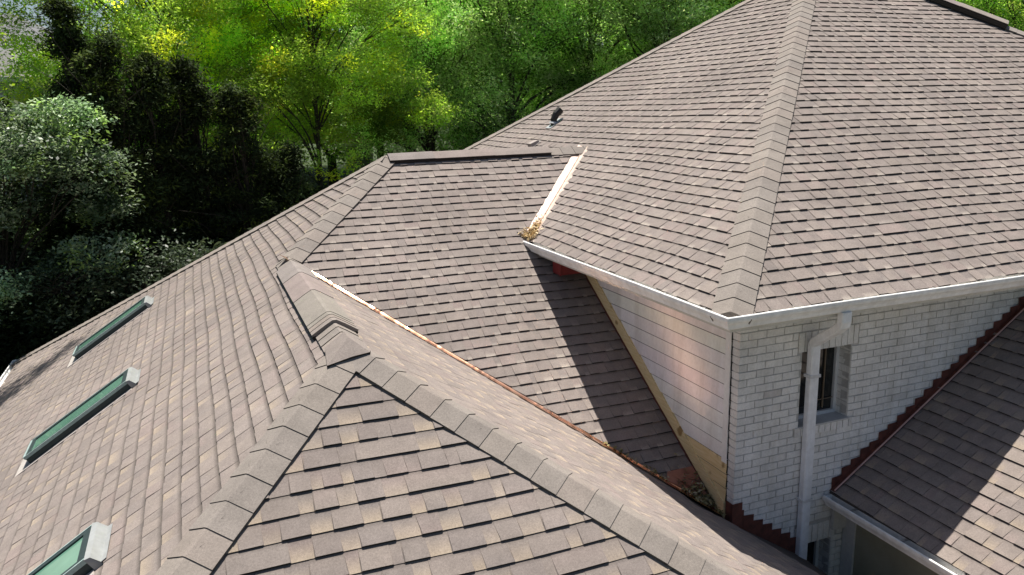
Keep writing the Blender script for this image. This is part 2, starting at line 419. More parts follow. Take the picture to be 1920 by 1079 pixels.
caps('ridge_cap', (AX, .62 * S, HA), (AX, YP + .13, HA), nL, nR, roof2, e=.16, seed=11, hw=.17)
caps('ridge_cap', (AX, YB + HA / m_ + .05, HA), (AX, 2.2 * S, HA), nL, nR, roof2, e=.15, seed=12, hw=.16)
caps('ridge_cap', (XRR, O, ZD0 + m_ * (XRR - XD0)), (XRR, -5.2, ZD0 + m_ * (XRR - XD0)), nL, nR, roof3, seed=13)
# ---------- ridge vents: dark louvred edge strips under a smooth shingled top
def ridge_vent(name, a, b, n1, n2, parent, hw=.165, h=.05, seed=3, lines=True):
    a = Vector(a); b = Vector(b); d = (b - a); L = d.length; d /= L
    n1 = Vector(n1).normalized(); n2 = Vector(n2).normalized(); nm = (n1 + n2).normalized()
    w1 = d.cross(n1); w1 = w1 if w1.dot(n2) < 0 else -w1
    w2 = d.cross(n2); w2 = w2 if w2.dot(n1) < 0 else -w2
    def sec(t, h0, h1, k=1.0):
        p = a + d * t
        return [p + w1 * hw * k + n1 * h0, p + w1 * hw * k + n1 * h1, p + w1 * .06 + n1 * h1, p + w1 * .02 + nm * (h1 + .006), p + w2 * .02 + nm * (h1 + .006), p + w2 * .06 + n2 * h1, p + w2 * hw * k + n2 * h1, p + w2 * hw * k + n2 * h0]
    body = MB(); body.rects([sec(0, 0, h - .012, 1.06), sec(L, 0, h - .012, 1.06)], (.022, .018, .018))
    body.rects([sec(.02, h * .35, h * .45, 1.08), sec(L - .02, h * .35, h * .45, 1.08)], (.05, .04, .036))
    o = hb(body, name, M['dark'], parent)
    topm = MB(); t = 0; rnd = random.Random(seed); c0 = pick(TONES[:3])
    first = True
    while t < L - .01:
        ln = (.10 if lines and t < .25 else .9); ln = min(ln, L - t)
        c = tuple(k * rnd.uniform(.96, 1.04) for k in c0)
        topm.rects([sec(t - .008, h - .004, h + .008), sec(min(L, t + ln + .01), h - .004, h + .003)], c); t += ln
    hb2 = hb(topm, 'vent_cover', M['cap'], parent); return o
ridge_vent('ridge_vent', (AX, .60 * S, HA), (AX, 2.24 * S, HA), nL, nR, roof2, hw=.185, h=.05)
ridge_vent('ridge_vent', (.58 * S, YT, HB), (xbl + .02, YT, HB), nF, nB, roof2, hw=.15, h=.055, seed=5, lines=False)
hv = Vector(hipR0) - Vector(RE); hv.normalize()
ridge_vent('ridge_vent', Vector(RE), Vector((4.99 * S, A - (4.99 * S - B_), m_ * (A - (4.99 * S - B_)))), nF, nR, roof1, hw=.17, h=.10, seed=6, lines=False)
# wedge-shaped closing cap at the near ridge end, lapped over both hips
cl = MB(); p = Vector(P0)
c = TONES[3][0]
q = [p + Vector(v_) for v_ in ((-.19, -.19, -.19 * m_ + .056), (0, -.15, -.15 * m_ + .060), (.13, -.13, -.13 * m_ + .056), (.15, .16, -.15 * m_ + .058), (0, .16, .068), (-.15, .16, -.15 * m_ + .058), (0, 0, .068))]
for k in range(6): cl.poly([q[k], q[(k + 1) % 6], q[6]], c)
for k in (0, 1): cl.poly([q[k] + Vector((0, .02, -.03)), q[k + 1] + Vector((0, .02, -.03)), q[k + 1], q[k]], EDGE)
for k in (2, 5): cl.poly([q[k] + Vector((0, 0, -.03)), q[(k + 1) % 6] + Vector((0, 0, -.03)), q[(k + 1) % 6], q[k]], tuple(x * .7 for x in c))
hb(cl, 'end_cap', M['cap'], roof2)
# ---------- metal valleys
def valley(name, a, b, na, nb, w, mat, parent, rib=True, h=.004, w2=None):
    w2 = w2 or w
    a = Vector(a); b = Vector(b); d = (b - a).normalized(); na = Vector(na).normalized(); nb = Vector(nb).normalized()
    wa = d.cross(na); wa = wa if wa.dot(nb) > 0 else -wa
    wb = d.cross(nb); wb = wb if wb.dot(na) > 0 else -wb
    mb = MB(); nm = (na + nb).normalized()
    def sec(p):
        r = [p + wa * w + na * h, p + wa * .016 + na * h]
        if rib: r += [p + nm * .028]
        else: r += [p + nm * h]
        r += [p + wb * .016 + nb * h, p + wb * w2 + nb * h]; return r
    L = (b - a).length; k = 14
    mb.rects([sec(a + d * (L * i / k)) for i in range(k + 1)], closed=False)
    o = hb(mb, name, M[mat], parent); return o
valley('valley_flashing', (-.05, YB - .05, -.05 * m_), (XT + .02, YT + .02, HB + .01), nL, nF, .11, 'valley', roof1)
valley('valley_flashing', Vector(J) + Vector((-.02, .02, .01)), (O - .02, VK - O + .02, m_ * (VK - O + .02 - YB)), nF, nR, .02, 'polished', roof2, rib=False, h=.014, w2=.19)

# ---------- gutters (K profile swept round the upper eave corner), fascia, soffit
PROF = [(-.006, -.012), (-.006, -.118), (.070, -.120), (.082, -.110), (.088, -.088), (.100, -.066), (.116, -.050), (.122, -.030), (.122, -.008), (.118, -.003), (.104, -.003), (.102, -.014)]
WH = (.88, .87, .85)
def solid(o, t, off=-1):
    md = o.modifiers.new('thickness', 'SOLIDIFY'); md.thickness = t; md.offset = off; return o
gm = MB(); YGE = YB + .06
for k in range(len(PROF) - 1):
    (d0, z0), (d1, z1) = PROF[k], PROF[k + 1]
    for (P_, Q_) in (((lambda d: (-d, -d)), (lambda d: (-d, YGE))), ((lambda d: (-d, -d)), (lambda d: (B_ + A, -d)))):
        segs = 24
        for i in range(segs):
            def pt(d, t, z):
                a = P_(d); b = Q_(d); x = a[0] + (b[0] - a[0]) * t; y = a[1] + (b[1] - a[1]) * t
                return (x, y, z + .003 * math.sin((x * 1.7 + y * 1.3)))
            gm.poly([pt(d0, i / segs, z0), pt(d0, (i+1) / segs, z0), pt(d1, (i+1) / segs, z1), pt(d1, i / segs, z1)], WH)
gm.poly([(-d, YGE, z) for d, z in PROF], WH)
gut = hb(gm, 'gutter', M['white']); solid(gut, .0025, 0)
def hanger(boxes, parent):
    hg = MB()
    for a, b_, c in boxes: hg.box(a, b_, c)
    hb(hg, 'gutter_hanger', M['dark'], parent)
HC1, HC2 = (.30, .29, .27), (.06, .05, .045)
for yy in np.arange(.28, YB - .4, .62): hanger([((-.100, yy, -.024), (.0, yy + .022, -.016), HC1), ((-.098, yy + .022, -.016), (-.01, yy + .036, -.010), HC2)], gut)
for xx in np.arange(.33, 8, .62): hanger([((xx, -.100, -.024), (xx + .022, .0, -.016), HC1), ((xx + .022, -.098, -.016), (xx + .036, -.01, -.010), HC2)], gut)
fs = MB(); FB = (.62, .60, .56)
fs.box((-.004, -.0, -.17), (.02, YB - .1, -.012), FB); fs.box((.0205, -.002, -.17), (B_ + A, .02, -.012), FB)
hb(fs, 'fascia_board', M['siding'])
sf = MB(); sf.box((.021, .021, -.165), (O + .2, YB - .12, -.15), (.6, .58, .54)); sf.box((O + .201, .021, -.165), (B_ + A, O + .2, -.15), (.6, .58, .54))
hb(sf, 'soffit', M['siding'])
rd = MB(); rd.box((.06, 3.40, -.34), (.42, 3.62, -.166)); rd.box((.05, 3.385, -.345), (.062, 3.40, -.166)); hb(rd, 'eave_end_board', M['redpaint'])
# lower left eave gutter
g2 = MB()
for k in range(len(PROF) - 1):
    (d0, z0), (d1, z1) = PROF[k], PROF[k + 1]
    g2.poly([(XE - d0, YF, ZE + z0), (XE - d0, YBL + .1, ZE + z0), (XE - d1, YBL + .1, ZE + z1), (XE - d1, YF, ZE + z1)], WH)
    g2.poly([(XE - d0, YBL + d0, ZE + z0), (2, YBL + d0, ZE + z0), (2, YBL + d1, ZE + z1), (XE - d1, YBL + d1, ZE + z1)], WH)
solid(hb(g2, 'gutter', M['white']), .0025, 0)
# right wing gutter
g3 = MB(); GX = XD0 + .015; GZ3 = ZD0 - .005
for k in range(len(PROF) - 1):
    (d0, z0), (d1, z1) = PROF[k], PROF[k + 1]
    g3.poly([(GX - d0, O - .03, GZ3 + z0), (GX - d0, -5.2, GZ3 + z0), (GX - d1, -5.2, GZ3 + z1), (GX - d1, O - .03, GZ3 + z1)], WH)
g3.poly([(GX - d, O - .03, GZ3 + z) for d, z in PROF], WH)
gut3 = solid(hb(g3, 'gutter', M['white']), .0025, 0)
for yy in np.arange(.12, -4, -.6): hanger([((GX - .112, yy, GZ3 - .02), (GX + .03, yy + .02, GZ3 - .01), (.2, .19, .18))], gut3)

# ---------- siding wall under the left eave
WB = (.86, .85, .83)
def roofz(y): return m_ * (y - YB)               # wing's front slope
sd = MB(); bare = MB(); lap = .149; zb = -1.672
for k in range(-5, 12):
    z0 = zb + lap * k + .012; z1 = min(z0 + lap - .012, -.165)
    if z0 > -.17: continue
    y_hi = min(YB - .1, YB + (z0 + lap) / m_ + .2)
    if y_hi < .62: continue
    mb, col = (sd, tuple(c * random.uniform(.96, 1.02) for c in WB)) if k >= 0 else (bare, (1, 1, 1))
    ya = .594; xf = O - .018; xb_ = O - .008
    mb.poly([(xf, ya, z0), (xf, y_hi, z0), (xb_, y_hi, z1), (xb_, ya, z1)][::-1], col)
    mb.poly([(xf, ya, z0), (O + .02, ya, z0), (O + .02, y_hi, z0), (xf, y_hi, z0)][::-1], col)
mb = sd; mb.box((O + .001, .594, -3.4), (O + .1, YB, -.165), (.05, .048, .046))  # dark backing colour stands in for lap shadows between the boards
sw = hb(sd, 'siding_wall', M['siding'])
o = hb(bare, 'bare_board', M['wood'], sw); o['label'] = 'unpainted yellow boards at the foot of the white siding'
cb = MB(); cb.box((O - .022, .594, -1.70), (O - .0145, .67, -.168), tuple(c * .97 for c in WB)); hb(cb, 'corner_board', M['siding'], sw)
tr = MB()                                         # sloping trim board along the roof line
d = Vector((0, 1, m_)).normalized(); nn = Vector((0, -m_, 1)).normalized()
p0 = Vector((O - .03, .60, roofz(.60))); p1 = Vector((O - .03, YB - .30, roofz(YB - .30)))
nseg = 1
a0 = p0 + nn * .03; a1 = p1 + nn * .03; b0 = p0 + nn * .165; b1 = p1 + nn * .165
b0.y = .598; b0.z = p0.z + .165 / nn.z; a0.y = .598; a0.z = p0.z + .03 / nn.z
ex = Vector((.032, 0, 0))
tr.rects([[a0, b0, b0 + ex, a0 + ex], [a1, b1, b1 + ex, a1 + ex]]); o = hb(tr, 'trim_board', M['wood'], sw)
fl = MB(); fl.rects([[a0 - nn * .04 - Vector((.006, 0, 0)), a0 + nn * .004 - Vector((.006, 0, 0)), a0 + nn * .004, a0 - nn * .04], [a1 - nn * .04 - Vector((.006, 0, 0)), a1 + nn * .004 - Vector((.006, 0, 0)), a1 + nn * .004, a1 - nn * .04]]); hb(fl, 'base_flashing', M['rust'], sw)
# copper pan where the siding, the wing slope and the near slope meet
cp = MB()
def bf(x, y, h=.02): return Vector((x, y, roofz(y))) + Vector((0, -m_, 1)).normalized() * h
cp.poly([bf(O - .035, 1.13), bf(O - .035, .68), bf(VK - .64 + .03, .70), bf(.10, 1.06), bf(.16, 1.13)])
solid(hb(cp, 'copper_pan', M['copper'], sw), .004)

# ---------- brick wall
bw = MB(); PB = .0755; BLn = .205; DEP = .10
OPEN = [(.725 * S, 1.082 * S, -.835 * S, -.388 * S), (.77 * S, 1.03 * S, -2.3 * S, -1.608 * S)]
SOLD = [(.69 * S, 1.125 * S, -.388 * S, -.388 * S + .205), (.745 * S, 1.06 * S, -1.608 * S, -1.608 * S + .205)]
SILL = [(.69 * S, 1.115 * S, -.835 * S - .105, -.835 * S)]
def bcol():
    f = random.uniform(.93, 1.04); r = random.random()
    c = (.83, .82, .79) if r < .93 else ((.75, .74, .71) if r < .995 else (.66, .63, .60))
    return tuple(k * f for k in c)
mort = (.54, .53, .51)
row = 0; z = -.15 - PB
XW1 = 6.2
while z > GZ - .1:
    if z < -3.9: break
    x = O - (BLn / 2 if row % 2 else 0)
    while x < XW1:
        xa, xb = max(x, O), x + BLn - .011
        segs = [(xa, xb)]
        for (x0, x1, z0, z1) in OPEN + SOLD + SILL:
            if z + PB - .02 > z0 and z + .02 < z1:
                new = []
                for a, b_ in segs:
                    if b_ <= x0 or a >= x1: new.append((a, b_))
                    else:
                        if a < x0 - .03: new.append((a, x0 - .008))
                        if b_ > x1 + .03: new.append((x1 + .008, b_))
                segs = new
        for a, b_ in segs:
            if b_ - a > .02: bw.box((a, O - random.uniform(0, .004), z + .005), (b_, O + DEP, z + PB - .005), bcol(), jit=.0022)
        x += BLn
    row += 1; z -= PB
for (x0, x1, z0, z1) in SOLD:
    x = x0 + .006
    while x < x1 - .03: bw.box((x, O - random.uniform(0, .004), z0 + .004), (min(x + .066, x1), O + DEP, z1 - .008), bcol(), jit=.002); x += .0755
for (x0, x1, z0, z1) in SILL:
    x = x0 + .006
    while x < x1 - .03: bw.box((x, O - .018, z0 + .006), (min(x + .066, x1), O + DEP, z1 - .002), bcol(), jit=.002); x += .0755
# mortar body, with holes for the windows
def wallgrid(mb, xs, zs, y0, y1, holes, col):
    for i in range(len(xs) - 1):
        for j in range(len(zs) - 1):
            cx = (xs[i] + xs[i+1]) / 2; cz = (zs[j] + zs[j+1]) / 2
            if any(h[0] < cx < h[1] and h[2] < cz < h[3] for h in holes): continue
            mb.box((xs[i], y0, zs[j]), (xs[i+1], y1, zs[j+1]), col)
xs = sorted([O + .007, XW1] + [h[0] for h in OPEN] + [h[1] for h in OPEN]); zs = sorted([-4.4, -.15] + [h[2] for h in OPEN] + [h[3] for h in OPEN])
wallgrid(bw, xs, zs, O + .008, O + DEP - .004, OPEN, mort)
bwall = hb(bw, 'brick_wall', M['brick'])
# rest of the walls down to the ground
ow = MB(); lowc = (.5, .49, .47)
ow.box((O + .11, O + .3, GZ), (B_ + A - .5, 2 * A - .5, -.16), lowc)
ow.box((XE + .45, YF + .45, GZ), (XR - .45, YBL - .45, ZE - .15), lowc)
hb(ow, 'outer_wall', M['siding'])
# windows
def window(x0, x1, z0, z1, open_=False):
    f = MB(); rec = .15; y0 = O + rec; w = .038; FC = (.60, .61, .62)
    f.box((x0, y0, z0), (x0 + w, y0 + .06, z1), FC); f.box((x1 - w, y0, z0), (x1, y0 + .06, z1), FC)
    f.box((x0 + w, y0, z0), (x1 - w, y0 + .06, z0 + w), FC); f.box((x0 + w, y0, z1 - w), (x1 - w, y0 + .06, z1), FC)
    win = hb(f, 'window', M['vinyl'])
    g = MB(); g.box((x0 + w, y0 + .03, z0 + w), (x1 - w, y0 + .036, z1 - w)); hb(g, 'pane', M['glass'], win)
    b2 = MB(); b2.box((x1 - w - .13, y0 + .012, z0 + w + .03), (x1 - w - .118, y0 + .026, z1 - w), (.16, .12, .08)); b2.box((x1 - w - .2, y0 + .012, z0 + w + .12), (x1 - w, y0 + .02, z0 + w + .128), (.14, .11, .08))
    hb(b2, 'glazing_bar', M['vinyl'], win)
    s = MB(); s.box((x0 - .01, O - .03, z0 - .012), (x1 + .01, y0, z0 + .004), (.50, .50, .49)); hb(s, 'sill', M['vinyl'], win)
    r = MB()                                       # brick reveals
    zz = z0 + .006
    while zz < z1 - .03:
        r.box((x1, O + .012, zz), (x1 + .05, y0 + .08, min(zz + .0655, z1)), bcol(), jit=.0015); r.box((x0 - .05, O + .012, zz), (x0, y0 + .08, min(zz + .0655, z1)), bcol(), jit=.0015); zz += PB
    r.box((x0 - .05, O + DEP, z1), (x1 + .05, y0 + .1, z1 + .06), (.3, .3, .29))
    r.box((x1 + .003, O + DEP + .002, z0), (x1 + .045, y0 + .07, z1), mort); r.box((x0 - .045, O + DEP + .002, z0), (x0 - .003, y0 + .07, z1), mort)
    hb(r, 'reveal', M['brick'], win)
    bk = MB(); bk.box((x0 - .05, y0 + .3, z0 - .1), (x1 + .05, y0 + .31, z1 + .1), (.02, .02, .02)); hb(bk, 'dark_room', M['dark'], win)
for q in OPEN: window(q[0], q[1], q[2], q[3])
# step flashing with saw-tooth edge on the brick
def steps(name, x0, x1, zf, hgt, sgn, pitch_x, parent, mat='rust'):
    mb = MB(); y = O - .012; x = x0; pts_hi = []
    while x < x1:
        zt = zf(x) + hgt * random.uniform(.9, 1.08)
        if sgn > 0: pts_hi += [(x, zt), (x + pitch_x * 1.12, zt + .012)]
        else: pts_hi += [(x - pitch_x * .12, zt + .012), (x + pitch_x, zt)]
        x += pitch_x
    for i in range(0, len(pts_hi), 2):
        a, b_ = pts_hi[i], pts_hi[i + 1]
        xl, xr = x0 + (i // 2) * pitch_x, x0 + (i // 2 + 1) * pitch_x
        yy = y - .0015 * (i % 4 > 1) - .0008 * (i % 3)
        mb.poly([(xl, yy, zf(xl) - .03), (xr, yy, zf(xr) - .03), (b_[0], yy, b_[1]), (a[0], yy, a[1])])
    o = hb(mb, name, M[mat], parent); solid(o, .002); return o
zD = lambda x: ZD + m_ * (x - XD)
zA = lambda x: HA - m_ * (x - AX)
o = steps('step_flashing', XD - .02, XRR - .02, zD, .15, 1, .1168, bwall)
o2 = steps('step_flashing', O + .01, XR - .01, zA, .115, -1, .1168, bwall)
o2['label'] = 'short rusty saw-tooth flashing at the foot of the brick corner'
cf = MB(); cf.box((O - .016, O - .016, zA(O) - .12), (O + .10, O - .0125, zA(O) + .20)); cf.box((O - .0165, O - .0125, zA(O) - .12), (O - .0130, O + .09, zA(O) + .20)); hb(cf, 'corner_flashing', M['rust'], bwall)
pl = MB(); e0 = Vector((XD - .03, O - .075, zD(XD - .03) + .03)); e1 = Vector((XRR, O - .075, zD(XRR) + .03))
pl.rects([[e0 + Vector((0, a, b_)) for a, b_ in ((0, 0), (.012, .0), (.012, .012), (0, .012))], [e1 + Vector((0, a, b_)) for a, b_ in ((0, 0), (.012, 0), (.012, .012), (0, .012))]], (.62, .40, .36))
hb(pl, 'edge_trim', M['siding'], roof3)
pan = MB(); pan.poly([(XD - .03, O - .006, zD(XD - .03) + .018), (XD - .03, O - .07, zD(XD - .03) + .018), (XRR, O - .07, zD(XRR) + .018), (XRR, O - .006, zD(XRR) + .018)]); solid(hb(pan, 'flashing_pan', M['rust'], roof3), .002)
# downspout
ds = MB(); DX, DY = 1.318, O - .052
path = [(1.155, -.066, -.115), (1.155, -.066, -.20), (1.16, -.055, -.235), (1.19, .04, -.31), (1.30, .40, -.53), (DX, DY, -.575), (DX + .001, DY, -.66), (DX + .004, DY, -2.0), (DX + .006, DY, -3.3)]
rings = []
for k, p in enumerate(path):
    p = Vector(p); d = (Vector(path[min(k+1, len(path)-1)]) - Vector(path[max(k-1, 0)])).normalized()
    ax = Vector((1, 0, 0)); ax = (ax - d * ax.dot(d)).normalized(); bx = d.cross(ax).normalized()
    w, t = .052, .038; c = .010
    rings.append([p + ax * a + bx * b_ for a, b_ in ((-w + c, -t), (w - c, -t), (w, -t + c), (w, t - c), (w - c, t), (-w + c, t), (-w, t - c), (-w, -t + c))])
ds.rects(rings, (.84, .86, .88)); dso = hb(ds, 'downspout', M['white'])
for zz in (-.9, -2.2):
    br = MB(); br.box((DX - .06, O - .094, zz), (DX + .066, O - .001, zz + .03), (.68, .69, .70)); hb(br, 'strap', M['white'], dso)
# right wing wall
rwm = MB(); WX = 1.125 * S
rwm.box((WX, -5.0, GZ), (WX + .2, O - .005, ZD - .1)); rww = hb(rwm, 'stucco_wall', M['stucco'])
t2 = MB(); t2.box((WX - .02, O - .17, GZ), (WX - .001, O - .012, ZD - .25), (.62, .62, .6)); t2.box((GX + .0, -5.0, GZ3 - .17), (GX + .02, O - .006, GZ3 - .01), (.6, .59, .57))
t2.box((GX + .021, -5.0, GZ3 - .165), (WX - .001, O - .006, GZ3 - .15), (.6, .59, .56)); t2.box((GX + .03, O - .05, ZD - .45), (WX - .021, O - .012, GZ3 - .166), (.62, .61, .58))
hb(t2, 'corner_trim', M['siding'], rww)

# ---------- skylights
def lf(x, y, h): return Vector((x, y, m_ * (x - XL))) + Vector((-m_, 0, 1)).normalized() * h
def skylight(y0, lab):
    w = .27 * S; xb, xt = -3.44 * S, -2.835 * S; h = .105
    f = MB(); FC = (.030, .045, .045)
    def rb(mb, xa, xc, ya, yc, h0, h1, col):
        P = [lf(xa, ya, h0), lf(xc, ya, h0), lf(xc, yc, h0), lf(xa, yc, h0), lf(xa, ya, h1), lf(xc, ya, h1), lf(xc, yc, h1), lf(xa, yc, h1)]
        i = len(mb.v); mb.v += [tuple(p) for p in P]
        for q in ((3,2,1,0),(4,5,6,7),(0,1,5,4),(1,2,6,5),(2,3,7,6),(3,0,4,7)): mb.f.append(tuple(i + k for k in q)); mb.c.append(col)
    fr = .05
    rb(f, xb, xt, y0, y0 + fr, 0, h, FC); rb(f, xb, xt, y0 + w - fr, y0 + w, 0, h, FC)
    rb(f, xb, xb + fr, y0 + fr, y0 + w - fr, 0, h, FC); rb(f, xt - fr, xt, y0 + fr, y0 + w - fr, 0, h, FC)
    sk = hb(f, 'skylight', M['dark']); sk['label'] = lab
    g = MB(); rb(g, xb + fr, xt - fr, y0 + fr, y0 + w - fr, h - .03, h - .012, (1, 1, 1)); hb(g, 'pane', M['skyglass'], sk)
    e = MB(); LG = (.33, .42, .40)
    rb(e, xb - .006, xt + .002, y0 - .004, y0 + .008, h - .03, h + .004, LG); rb(e, xb - .006, xt, y0 + w - .008, y0 + w + .004, h - .03, h + .004, LG); rb(e, xb - .008, xb + .01, y0 + .008, y0 + w - .008, h - .03, h + .004, LG)
    hb(e, 'edge_strip', M['dark'], sk)
    k = MB(); rb(k, xb - .14, xt, y0 - .075, y0 - .003, .004, .016, (.40, .36, .33)); rb(k, xb - .14, xb - .007, y0 - .003, y0 + w + .07, .004, .016, (.40, .37, .34))
    hb(k, 'side_flashing', M['cap'], sk)
    hd = MB(); HW = (.30, .31, .31)                 # folded white saddle at the head
    P = [lf(xt + .003, y0 - .02, h + .004), lf(xt + .003, y0 + w + .02, h + .004), lf(xt + .03, y0 + w + .01, h - .01), lf(xt + .03, y0 - .01, h - .01), lf(xt + .05, y0 - .01, .026), lf(xt + .05, y0 + w + .01, .026), lf(xt + .08, y0 + w + .0, .024), lf(xt + .08, y0 - .0, .024)]
    hd.poly([P[0], P[3], P[2], P[1]], HW); hd.poly([P[3], P[4], P[5], P[2]], HW); hd.poly([P[4], P[7], P[6], P[5]], HW)
    hd.poly([lf(xt + .003, y0 - .02, 0), lf(xt + .05, y0 - .01, 0), P[4], P[3], P[0]], HW); hd.poly([lf(xt + .003, y0 + w + .02, 0), P[1], P[2], P[5], lf(xt + .05, y0 + w + .01, 0)], HW)
    solid(hb(hd, 'head_flashing', M['white'], sk), .003)
skylight(4.40 * S, 'farthest skylight, nearest the tree-side edge of the roof')
skylight(2.17 * S, 'middle skylight of the row of three')
skylight(.02 * S, 'nearest skylight, cut by the lower edge of the photo')
# ---------- roof vents on the upper left slope
def ms(x, y, h): return Vector((x, y, m_ * x)) + Vector((-m_, 0, 1)).normalized() * h
v1 = MB(); x, y = 1.24 * S, 4.66 * S; r = .055
v1.tube([ms(x - .02, y, -.02), ms(x + .03, y, .08), ms(x + .10, y, .13), ms(x + .20, y, .15)], [.06, .06, .066, .07], 12, (.02, .018, .016))
vo = hb(v1, 'vent_pipe', M['dark'], roof1)
v2 = MB(); v2.poly([ms(x - .12, y - .11, .02), ms(x + .14, y - .11, .014), ms(x + .14, y + .11, .014), ms(x - .12, y + .11, .02)], (.35, .37, .38))
v2.tube([ms(x, y, .012), ms(x, y, 0) + Vector((0, 0, .045))], [.10, .075], 12, (.33, .35, .36)); hb(v2, 'vent_boot', M['dark'], roof1)
v3 = MB(); x, y = .93 * S, 4.49 * S
v3.poly([ms(x - .10, y - .12, .02), ms(x + .10, y - .12, .02), ms(x + .10, y + .12, .02), ms(x - .10, y + .12, .02)], (.3, .27, .25))
P = [ms(x - .07, y - .09, .02), ms(x + .07, y - .09, .02), ms(x + .07, y + .09, .02), ms(x - .07, y + .09, .02), ms(x - .06, y - .08, .085), ms(x + .07, y - .08, .055), ms(x + .07, y + .08, .055), ms(x - .06, y + .08, .085)]
i = len(v3.v); v3.v += [tuple(p) for p in P]
for q in ((4,5,6,7),(0,1,5,4),(1,2,6,5),(2,3,7,6),(3,0,4,7)): v3.f.append(tuple(i + k for k in q)); v3.c.append((.30, .26, .24))
hb(v3, 'box_vent', M['cap'], roof1)

# ------------------------------------------------------------------ litter
def litter(name, fn, n, cols, ln, rad, label, seed):
    rnd = random.Random(seed); mb = MB()
    for _ in range(n):
        p = Vector(fn(rnd)); d = Vector((rnd.gauss(0, 1), rnd.gauss(0, 1), rnd.gauss(0, .45))).normalized(); l = ln * rnd.uniform(.4, 1.2)
        c = rnd.choice(cols); side = d.cross(Vector((0, 0, 1))).normalized() * rad * rnd.uniform(.6, 1.6)
        mb.poly([p - d * l / 2, p + side + Vector((0, 0, rad)), p + d * l / 2, p - side], c)
    o = mb.build(name, M['leafdry']); tag(o, label, 'leaf litter', kind='stuff'); return o
M['leafdry'] = col_mat('dry_litter', .9, ((60, .3, .8, 1.2),), 0)
def f1(r):
    t = abs(r.gauss(0, .13)); k = r.gauss(0, .03 + .03 * (t < .12)); x = -.05 + t - k * .6; y = YB - .03 + t + k * .6
    return (x, y, max(m_ * x, m_ * (y - YB)) + .015 + abs(r.gauss(0, .018)))
litter('leaf_litter', f1, 520, [(.55, .40, .20), (.62, .48, .27), (.45, .30, .13), (.70, .58, .38)], .075, .006, 'tan pine straw piled at the gutter end below the bright metal valley', 3)
def f2(r):
    y = .72 + abs(r.gauss(0, .16)); x = .40 + r.gauss(0, .07) + (.72 - y) * .15
    if r.random() < .3: y = r.uniform(.55, 1.5); x = VK - y + r.gauss(0, .03)
    x = min(x, O - .04)
    return (x, y, max(roofz(y), zA(x)) + .02 + abs(r.gauss(0, .02)))
litter('leaf_litter', f2, 420, [(.22, .19, .08), (.30, .26, .13), (.14, .12, .06), (.38, .33, .22)], .06, .010, 'olive brown leaf litter lying against the foot of the bare yellow boards', 4)

# ------------------------------------------------------------------ ground
g = MB(); n = 70
def terrain(x, y):
    t = min(1, max(0, (y + .25 * max(0, -x - 8) - 13.5) / 12)); t = t * t * (3 - 2 * t)
    return GZ + 3.6 * t + .25 * math.sin(x * .21 + 1) * math.sin(y * .17) * min(1, t + .2) + .012 * max(0, y - 26)
xs = list(np.concatenate([np.linspace(-400, -45, 8), np.linspace(-40, 60, 70), np.linspace(70, 400, 8)]))
ys = list(np.concatenate([np.linspace(-200, -20, 6), np.linspace(-15, 75, 70), np.linspace(90, 500, 8)]))
for i in range(len(xs)):
    for j in range(len(ys)): g.v.append((xs[i], ys[j], terrain(xs[i], ys[j])))
for i in range(len(xs) - 1):
    for j in range(len(ys) - 1):
        a = i * len(ys) + j; g.f.append((a, a + len(ys), a + len(ys) + 1, a + 1)); g.c.append((1, 1, 1))
tag(g.build('ground', M['grass'], None, True), kind='structure')

# ------------------------------------------------------------------ trees
def leaf_mesh(name, centers, per, spread, size, cols, mat, rng, aspect=.5, flat=.55, droop=0.0, tips=None, bright=None, tilt=.35):
    """leaf blades scattered round cluster centres; centers (k,3); cols list of (rgb, weight); tips: array of per-cluster colour picks"""
    k = len(centers); n = k * per
    c = np.repeat(centers, per, axis=0)
    off = rng.normal(0, 1, (n, 3)) * spread; off[:, 2] *= flat
    p = c + off
    if droop: p[:, 2] -= droop * np.hypot(off[:, 0], off[:, 1]) * rng.uniform(.5, 1.2, n)
    # blades of one spray share a tilt: mostly facing the sky, each with its own flutter
    up_ = np.repeat(np.array([0, 0, 1.0]) + rng.normal(0, tilt, (k, 3)), per, axis=0) + rng.normal(0, .45, (n, 3))
    up_ /= np.linalg.norm(up_, axis=1)[:, None]
    d = rng.normal(0, 1, (n, 3)) + .9 * off / (np.linalg.norm(off, axis=1)[:, None] + 1e-6); d -= up_ * np.sum(d * up_, 1)[:, None]; d[:, 2] -= droop * .6; d /= np.linalg.norm(d, axis=1)[:, None]
    q = np.cross(up_, d); q /= np.linalg.norm(q, axis=1)[:, None]
    s = size * rng.uniform(.6, 1.35, n)[:, None]
    V = np.empty((n, 4, 3)); V[:, 0] = p - d * s * .5; V[:, 1] = p + q * s * aspect * .5; V[:, 2] = p + d * s * .5; V[:, 3] = p - q * s * aspect * .5
    w = np.array([x[1] for x in cols], float); w /= w.sum(); base = np.array([x[0] for x in cols])
    ci = rng.choice(len(cols), k, p=w) if tips is None else tips
    col = base[np.repeat(ci, per)] * rng.uniform(.86, 1.14, n)[:, None]
    if bright is not None: col = col * np.repeat(bright, per)[:, None]
    me = bpy.data.meshes.new(name)
    me.vertices.add(n * 4); me.vertices.foreach_set('co', V.reshape(-1)); me.loops.add(n * 4); me.loops.foreach_set('vertex_index', np.arange(n * 4, dtype=np.int32))
    me.polygons.add(n); me.polygons.foreach_set('loop_start', np.arange(0, n * 4, 4, dtype=np.int32)); me.polygons.foreach_set('loop_total', np.full(n, 4, dtype=np.int32))
    me.materials.append(mat)
    at = me.attributes.new('Col', 'FLOAT_COLOR', 'CORNER'); cc = np.ones((n, 4, 4)); cc[:, :, :3] = col[:, None, :]
    at.data.foreach_set('color', cc.reshape(-1)); me.update(); me.validate(); return me
LOBE_B = []
